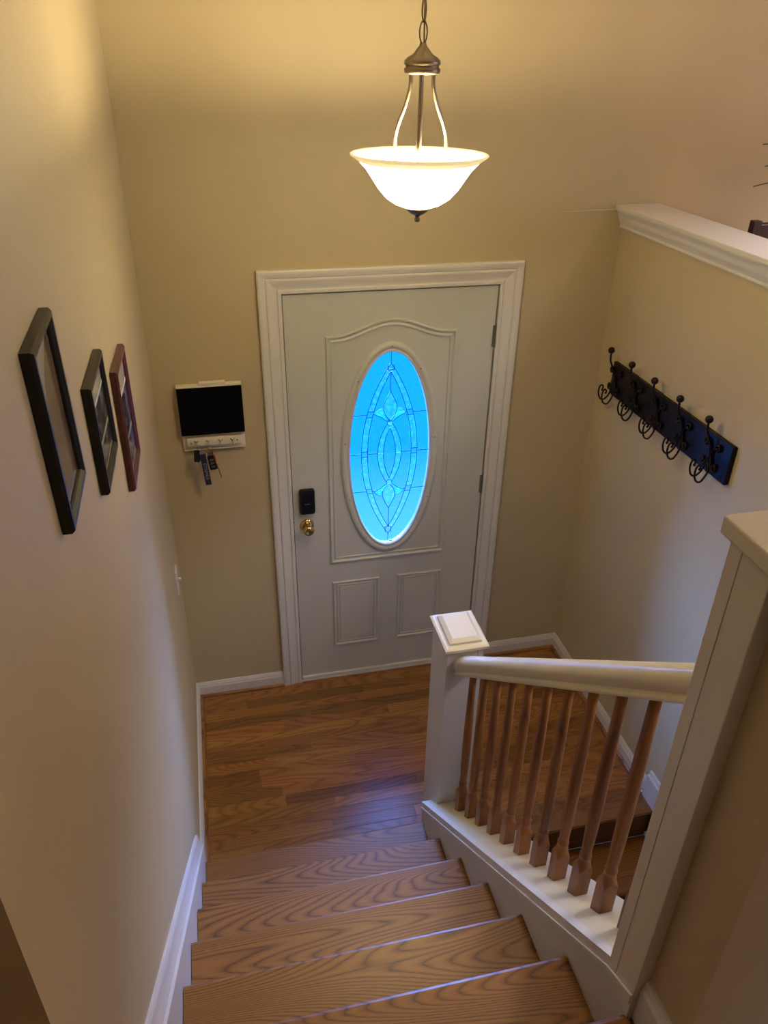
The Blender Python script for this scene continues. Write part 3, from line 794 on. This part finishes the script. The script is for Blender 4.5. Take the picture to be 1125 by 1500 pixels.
for a in (132, 252, 12):
    t = math.radians(a); d = Vector((math.cos(t), math.sin(t), 0))
    pts = smooth_pts([d*0.032+Vector((0, 0, ZC+0.002)), d*0.034+Vector((0, 0, ZC-0.030)), d*0.048+Vector((0, 0, ZC-0.072)), d*0.068+Vector((0, 0, ZC-0.115)), d*0.077+Vector((0, 0, ZC-0.150)), d*0.073+Vector((0, 0, ZC-0.185)), d*0.055+Vector((0, 0, ZC-0.235)), d*0.038+Vector((0, 0, ZC-0.285))], 5)
    bm = bmesh.new(); tube(bm, pts, 0.0052, 10); link('arm', bm, MPEWTER if a != 100 else MPEWTER, lp, smooth=True)
bm = bmesh.new(); tube(bm, [(0, 0, ZC+0.002), (0, 0, Z0+0.008)], 0.005, 10); lathe(bm, [(0.005, 0.0), (0.034, 0.002), (0.038, 0.008), (0.034, 0.012), (0.005, 0.012)], 20, (0, 0, Z0+0.026)); link('stem', bm, MPEWTER, lp, smooth=True)
for a in (40, 160, 280):
    t = math.radians(a); bm = bmesh.new(); ball(bm, (0.055*math.cos(t), 0.055*math.sin(t), Z0+0.066), 0.020, 12); link('bulb', bm, MBULB, lp, smooth=True)
zc = ZC+0.067; k = 0; cm = None
while zc < CEIL-0.05:
    if cm is None:
        bm = bmesh.new()
        pts = []
        for q in range(13):
            t = 2*PI*q/12; pts.append((0.0095*math.cos(t)*(1+0.1*math.cos(2*t)), 0, 0.0255*math.sin(t)))
        tube(bm, pts, 0.0021, 6, cap=False); o = link('chain_link', bm, MPEWTER, lp, smooth=True, loc=(0, 0, zc+0.021)); cm = o.data
    else: o = share('chain_link', cm, lp, (0, 0, zc+0.021))
    o.rotation_euler = (0, 0, 0.2 if k % 2 == 0 else 0.2+PI/2); zc += 0.0460; k += 1
bm = bmesh.new(); tube(bm, [(0.003, 0.002, ZC+0.06), (-0.003, -0.002, ZC+0.35), (0.002, 0.001, CEIL-0.03)], 0.002, 6); link('cord', bm, MPEWTER, lp)
bm = bmesh.new(); lathe(bm, [(0, -0.045), (0.012, -0.045), (0.014, -0.03), (0.055, -0.018), (0.062, 0.0)], 28, (0, 0, CEIL)); link('ceiling_canopy', bm, MPEWTER, lp, smooth=True)
for a in (40, 160, 280):
    t = math.radians(a); light('pendant_bulb_light', 'POINT', (LAMP.x+0.055*math.cos(t), LAMP.y+0.055*math.sin(t), Z0+0.120), BULB_W, WARM, rad=0.025)

# ------------------------------------------------------------------ picture frames on the left wall
def picture(label, cy, cz_, w_, h, tilt, mat, photo, fw=0.020, depth=0.018, lean=0.004):
    t = thing('picture_frame', label, 'picture', (XL+0.0012, cy, cz_), (tilt, 0, 0), 'picture frames on the left wall')
    # local: x out of the wall, y along (far end +), z up
    ins = 0.006
    def side(a, b_, na, nb):
        """one mitred member from corner a to corner b, na/nb inner corners"""
        bm = bmesh.new()
        def ring(o_, i_):
            o_, i_ = Vector((0, *o_)), Vector((0, *i_)); d = i_-o_
            P = [(0, 0), (depth*0.75, 0.0), (depth, 0.18), (depth, 0.55), (depth*0.72, 0.9), (depth*0.55, 1.0), (0, 1.0)]
            return [bm.verts.new(o_+d*f+Vector((x, 0, 0))) for x, f in P]
        r0 = ring(a, na); r1 = ring(b_, nb); n = len(r0)
        for i in range(n): bm.faces.new((r0[i], r0[(i+1) % n], r1[(i+1) % n], r1[i]))
        bm.faces.new(r0[::-1]); bm.faces.new(r1)
        link('frame_side', bm, mat, t)
    W, H = w_/2, h/2
    O = [(-W, -H), (W, -H), (W, H), (-W, H)]; I = [(-W+fw, -H+fw), (W-fw, -H+fw), (W-fw, H-fw), (-W+fw, H-fw)]
    for i in range(4): j = (i+1) % 4; side(O[i], O[j], I[i], I[j])
    photo(t, W-fw, H-fw, depth*0.45)
    return t
def flatquad(name, t, x, y0, y1, z0, z1, mat, th=0.0004):
    return link(name, B(x, x+th, y0, y1, z0, z1), mat, t)
MPH1 = photo_mat('photo_of_hills', [(0.25, (0.05, 0.03, 0.02)), (0.5, (0.13, 0.085, 0.055)), (0.66, (0.20, 0.13, 0.09)), (0.8, (0.50, 0.28, 0.10))], 16)
MPH1S = photo_mat('photo_sky', [(0.3, (0.22, 0.22, 0.24)), (0.7, (0.34, 0.34, 0.34))], 6)
MPH2 = photo_mat('photo_dark_grey', [(0.3, (0.015, 0.015, 0.016)), (0.5, (0.06, 0.06, 0.065)), (0.68, (0.25, 0.25, 0.24))], 24)
MPHL = photo_mat('photo_pale_mat', [(0.3, (0.40, 0.38, 0.34)), (0.7, (0.52, 0.50, 0.46))], 10)
def ph1(t, W, H, x):
    flatquad('photograph', t, x, -W, W, -H, H, MPH1)
    bm = bmesh.new()      # pale sky shape on the print
    P = [(-W, H), (-W, -H*0.10), (-W*0.75, -H*0.02), (-W*0.55, H*0.25), (-W*0.35, H*0.55), (-W*0.05, H*0.72), (W*0.2, H*0.80), (W*0.45, H*0.93), (W, H)]
    prism(bm, P, 'x', x+0.0005, x+0.0008); link('printed_sky', bm, MPH1S, t)
def ph2(t, W, H, x):
    flatquad('photograph', t, x, -W, W, -H, H, MPHL)
    flatquad('printed_scene', t, x+0.0006, -W, W, -H*0.30, H*0.50, MPH2)
    flatquad('printed_scene', t, x+0.0006, -W, W, -H*0.92, -H*0.42, MPH2)
    flatquad('printed_band', t, x+0.0008, -W, W, H*0.50, H*0.58, MWHITE)
picture('large black frame nearest the viewer, brown landscape photograph', -1.929, 2.396, 0.185, 0.290, 0.045, MFRAME, ph1)
picture('black frame in the middle of the three, black and white photograph', -1.508, 2.213, 0.240, 0.228, -0.01, MFRAME, ph2)
picture('dark red mahogany frame nearest the corner, dark photograph', -1.078, 2.035, 0.258, 0.322, -0.05, MFRAME2, ph2, fw=0.026)

# light switch on the left wall
sw = thing('light_switch', 'white light switch low on the left wall near the corner', 'light switch', (XL, -0.255, 0.915))
link('wall_plate', B(0.0, 0.009, -0.036, 0.036, -0.058, 0.058, bev=0.002), MT, sw)
bm = bmesh.new(); box(bm, 0.005, 0.022, -0.005, 0.005, 0.0, 0.010, bev=0.001); link('toggle', bm, MT, sw)

# ------------------------------------------------------------------ key holder with black board
kh = thing('key_holder', 'white key holder with black panel on the wall left of the door', 'key holder', (-0.318, 0, 1.42))
link('back_board', B(-0.130, 0.130, -0.014, -0.0002, -0.008, 0.268, bev=0.002), MBOARD, kh)
bm = bmesh.new(); box(bm, -0.131, 0.131, -0.032, -0.014, 0.062, 0.272, bev=0.0015); pk = link('black_panel', bm, MSCREEN, kh); pk['label'] = 'matte black panel'
link('top_edge', B(-0.131, 0.131, -0.031, -0.0005, 0.2725, 0.280, bev=0.001), MBOARD, kh)
link('top_handle', B(-0.040, 0.066, -0.030, -0.006, 0.280, 0.292, bev=0.004), MBOARD, kh)
bm = bmesh.new(); box(bm, -0.114, 0.112, -0.030, -0.014, 0.008, 0.048, bev=0.003); rail = link('hook_rail', bm, MBOARD, kh)
link('lower_ledge', B(-0.128, 0.128, -0.018, -0.001, -0.014, -0.0085, bev=0.001), MBOARD, kh)
hm = None
for x in (-0.075, -0.026, 0.024, 0.074):
    if hm is None:
        bm = bmesh.new()
        tube(bm, smooth_pts([(0, 0.0, 0), (0, -0.010, 0.0), (0, -0.018, -0.008), (0, -0.028, -0.006), (0, -0.032, 0.006)], 4), 0.0019, 7)
        ball(bm, (0, -0.032, 0.007), 0.0032, 8)
        for sx in (1, -1): tube(bm, smooth_pts([(0, -0.004, 0.0), (sx*0.003, -0.014, 0.004), (sx*0.007, -0.024, 0.014)], 4), 0.0018, 7); ball(bm, (sx*0.007, -0.025, 0.015), 0.0030, 8)
        lathe(bm, [(0, 0.003), (0.005, 0.002), (0.006, 0)], 12, (0, 0, 0), 'y')
        o = link('hook', bm, MCHROME, rail, smooth=True, loc=(x, -0.030, 0.030)); hm = o.data
    else: share('hook', hm, rail, (x, -0.030, 0.030))
for x in (-0.097, 0.095):
    bm = bmesh.new(); lathe(bm, [(0, 0.001), (0.0025, 0.0008), (0.003, 0)], 10, (x, -0.030, 0.026), 'y'); link('screw', bm, MNEARBLACK, rail)
# small cracks on ledge edge are left to the paint
# keys: thing 1, key fob with navy strap; thing 2, black remote with red cord
K1 = thing('key_set', 'black key fob with navy lettered wrist strap on the first hook', 'keys', (-0.393, -0.058, 1.442))
bm = bmesh.new(); tube(bm, [(0.012*math.cos(t*PI/8)+0.010, 0, 0.012*math.sin(t*PI/8)-0.006) for t in range(17)], 0.0012, 6, cap=False); link('key_ring', bm, MCHROME, K1)
bm = bmesh.new(); box(bm, -0.014, 0.014, -0.006, 0.006, -0.055, 0.0, bev=0.005); bmesh.ops.rotate(bm, matrix=Matrix.Rotation(0.1, 3, 'Y'), verts=bm.verts); link('key_fob', bm, MBLACK, K1, loc=(0.0, 0.0, -0.016))
bm = bmesh.new(); box(bm, -0.0125, 0.0125, -0.0018, 0.0018, -0.150, 0.0, bev=0.0006)
sp = link('wrist_strap', bm, MNAVY, K1, loc=(0.020, -0.009, -0.030)); sp.rotation_euler = (0, -0.08, 0); sp['label'] = 'navy webbing strap with white lettering'
bm = bmesh.new(); box(bm, -0.010, 0.010, -0.004, 0.004, 0.0, 0.016, bev=0.002); link('strap_clasp', bm, MCHROME, K1, loc=(0.019, -0.009, -0.032))
bm = bmesh.new(); box(bm, -0.004, 0.004, -0.001, 0.001, -0.040, 0.0); lathe(bm, [(0, -0.001), (0.009, -0.001), (0.009, 0.001), (0, 0.001)], 14, (0, 0, 0), 'y'); link('key_blade', bm, MCHROME, K1, loc=(-0.002, 0.006, -0.060))
tcu = bpy.data.curves.new('strap_lettering', 'FONT'); tcu.body = 'EYNMEA'; tcu.size = 0.021; tcu.extrude = 0.0002; tcu.align_x = 'CENTER'; tcu.align_y = 'CENTER'
tmp = bpy.data.objects.new('strap_lettering_curve', tcu); C.objects.link(tmp)
dg = bpy.context.evaluated_depsgraph_get(); tme = bpy.data.meshes.new_from_object(tmp.evaluated_get(dg)); bpy.data.objects.remove(tmp)
tme.materials.clear(); tme.materials.append(plain('grey_strap_print', (0.22, 0.23, 0.28), 0.7))
tx = bpy.data.objects.new('strap_lettering', tme); C.objects.link(tx); tx.parent = sp; tx.location = (0, -0.0022, -0.085); tx.rotation_euler = (PI/2, PI/2, 0)
K2 = thing('key_set', 'black car remote with thin red cord on the second hook', 'keys', (-0.344, -0.058, 1.440))
bm = bmesh.new(); tube(bm, [(0.010*math.cos(t*PI/8)+0.004, 0, 0.010*math.sin(t*PI/8)-0.008) for t in range(17)], 0.0011, 6, cap=False); link('key_ring', bm, MCHROME, K2)
bm = bmesh.new(); box(bm, -0.017, 0.017, -0.008, 0.008, -0.068, 0.0, bev=0.006)
fb = link('key_fob', bm, MBLACK, K2, loc=(0.004, -0.002, -0.042)); fb.rotation_euler = (0, -0.12, 0)
for q in (-0.018, -0.034, -0.050):
    bm = bmesh.new(); box(bm, -0.008, 0.008, -0.0095, -0.0078, q-0.005, q+0.005, bev=0.0008); link('fob_button', bm, MPEWTER, fb)
bm = bmesh.new(); box(bm, -0.012, 0.012, -0.004, 0.004, 0.0, 0.014, bev=0.002); link('fob_cap', bm, MHINGE, K2, loc=(0.003, -0.002, -0.042))
bm = bmesh.new(); tube(bm, smooth_pts([(0.008, -0.006, -0.012), (0.014, -0.012, -0.030), (0.020, -0.012, -0.060), (0.030, -0.012, -0.100), (0.040, -0.010, -0.150)], 5), [0.0022]*20+[0.0016], 6); rc = link('red_cord', bm, MRED, K2); rc['label'] = 'thin red cord'

# ------------------------------------------------------------------ coat rack
cr = thing('coat_rack', 'black coat rack board with five scrolled iron hooks', 'coat rack', (XR, -0.595, 1.662))
link('board', B(-0.020, 0.0, -0.435, 0.435, -0.073, 0.073, bev=0.003), MRACK, cr)
def hook_bms():
    """local: x negative is out of the wall, y along, z up; origin on the board face"""
    out = []
    bm = bmesh.new()
    tube(bm, smooth_pts([(-0.006, 0, -0.045), (-0.008, 0, -0.010), (-0.010, 0, 0.020), (-0.020, 0.004, 0.055), (-0.036, 0.006, 0.090), (-0.040, 0.006, 0.128)], 5), 0.0042, 8)
    ball(bm, (-0.040, 0.006, 0.136), 0.0145, 16)
    out.append(('ball_prong', bm))
    for sg in (1, -1):
        bm = bmesh.new()
        oy = 0.017*sg; dz_ = 0.004*sg
        pts = [(-0.007, sg*0.004, -0.030), (-0.010, sg*0.014, -0.058), (-0.018, oy*0.85, -0.080), (-0.034, oy, -0.096), (-0.052, oy, -0.088),
               (-0.062, oy, -0.064), (-0.062, oy, -0.040), (-0.054, oy, -0.027), (-0.045, oy, -0.034), (-0.046, oy, -0.046)]
        pts = pts[:2]+[(q[0], q[1], q[2]+dz_) for q in pts[2:]]
        tube(bm, smooth_pts(pts, 5), 0.0037, 8); ball(bm, (-0.047, oy, -0.047), 0.0050, 10)
        out.append(('lower_hook', bm))
    bm = bmesh.new()
    box(bm, -0.010, 0.0, -0.007, 0.007, -0.018, 0.014, bev=0.003)
    for sy in (1, -1):
        for sz in (1, -1):
            pts = [(-0.005, sy*0.003, sz*0.004), (-0.006, sy*0.012, sz*0.022), (-0.006, sy*0.022, sz*0.044), (-0.006, sy*0.036, sz*0.050), (-0.006, sy*0.044, sz*0.038), (-0.006, sy*0.038, sz*0.027), (-0.006, sy*0.030, sz*0.032)]
            tube(bm, smooth_pts(pts, 5), [0.0042]*31, 7); ball(bm, (-0.007, sy*0.030, sz*0.033), 0.0075, 10)
    tube(bm, smooth_pts([(-0.005, 0, -0.015), (-0.007, 0.001, -0.045), (-0.006, 0, -0.068)], 4), 0.003, 7)
    out.append(('scroll_plate', bm))
    return out
parts = None
for i, y in enumerate((0.395, 0.215, 0.035, -0.148, -0.335)):
    if parts is None:
        hk = link('hook', hook_bms()[3][1], MIRON, cr, smooth=True, loc=(-0.0205, y, 0.0))
        subs = []
        for nm, bm in hook_bms()[:3]: subs.append(link(nm, bm, MIRON, hk, smooth=True))
        parts = (hk, subs)
    else:
        h2 = share('hook', parts[0].data, cr, (-0.0205, y, 0.0))
        for s_ in parts[1]: share(s_.name.split('.')[0], s_.data, h2)

# ------------------------------------------------------------------ living room glimpses: chair and palm
ch = thing('dining_chair', 'dark wooden chair top showing above the half wall at right', 'chair', (2.04, -0.36, ZU), (0, 0, 0.0))
for x in (-0.22, 0.22):
    link('back_post', B(x-0.018, x+0.018, 0.020, 0.052, 0.0, 1.005, bev=0.004), MDARK, ch)
    link('leg', B(x-0.018, x+0.018, -0.42, -0.385, 0.0, 0.44, bev=0.004), MDARK, ch)
link('seat', B(-0.24, 0.24, -0.43, 0.02, 0.44, 0.475, bev=0.008), MDARK, ch)
link('top_rail', B(-0.203, 0.203, 0.024, 0.044, 0.925, 0.985, bev=0.004), MDARK, ch)
link('upper_bar', B(-0.203, 0.203, 0.028, 0.040, 0.990, 0.997, bev=0.002), MDARK, ch)
bm = bmesh.new(); tube(bm, [(-0.203, 0.034, 0.70), (0.203, 0.034, 0.70)], 0.009, 8); link('lower_rail', bm, MDARK, ch)
for k in range(5): x = -0.15+0.075*k; link('slat', B(x-0.012, x+0.012, 0.028, 0.040, 0.70, 0.927), MDARK, ch)
pl = thing('potted_palm', 'palm with thin leaves at the right edge above the half wall', 'plant', (2.62, -0.55, ZU))
bm = bmesh.new(); lathe(bm, [(0, 0), (0.11, 0), (0.15, 0.24), (0.165, 0.25), (0.165, 0.28), (0.15, 0.28), (0.145, 0.25), (0.14, 0.24)], 28); link('pot', bm, MPOT, pl, smooth=True)
bm = bmesh.new(); lathe(bm, [(0, 0.245), (0.142, 0.24)], 20); link('soil', bm, MSOIL, pl)
bm = bmesh.new(); tube(bm, smooth_pts([(0, 0, 0.24), (0.01, 0, 0.6), (-0.01, 0, 0.95), (0, 0, 1.2)], 5), 0.014, 8); link('stem', bm, MSOIL, pl, smooth=True)
lfm = []
for k in range(30):
    az = k*2.399; el = random.uniform(-0.2, 0.9); L = random.uniform(0.40, 0.55)
    if k < 4: az = PI+(-0.22, 0.1, -0.05, 0.32)[k]; az = PI+(-0.10, 0.06, -0.02, 0.22)[k]; el = (0.36, 0.30, 0.22, 0.5)[k]; L = (1.02, 1.09, 1.03, 0.88)[k]
    d = Vector((math.cos(az)*math.cos(el), math.sin(az)*math.cos(el), math.sin(el))); sd = Vector((-math.sin(az), math.cos(az), 0))
    bm = bmesh.new(); pr = None
    for q in range(9):
        t = q/8; p_ = d*L*t+Vector((0, 0, -0.22*L*t*t)); wd = 0.013*math.sin(PI*min(0.98, t*0.85+0.12))**0.8*(1 if t < 1 else 0.1)
        r_ = [bm.verts.new(p_+sd*wd), bm.verts.new(p_+Vector((0, 0, 0.003))), bm.verts.new(p_-sd*wd), bm.verts.new(p_-Vector((0, 0, 0.001)))]
        if pr:
            for a in range(4): bm.faces.new((pr[a], pr[(a+1) % 4], r_[(a+1) % 4], r_[a]))
        pr = r_
    if (pl.location+Vector((0, 0, 1.16))+d*L).y > -0.03: bm.free(); continue
    link('leaf', bm, MLEAF, pl, loc=(0, 0, 1.14+0.05*random.random()))
struct(link('porch_floor', B(-20, 20, 0.15, 30.0, -0.2, -0.06), MPORCH), 'porch slab outside the entry door', 'floor')
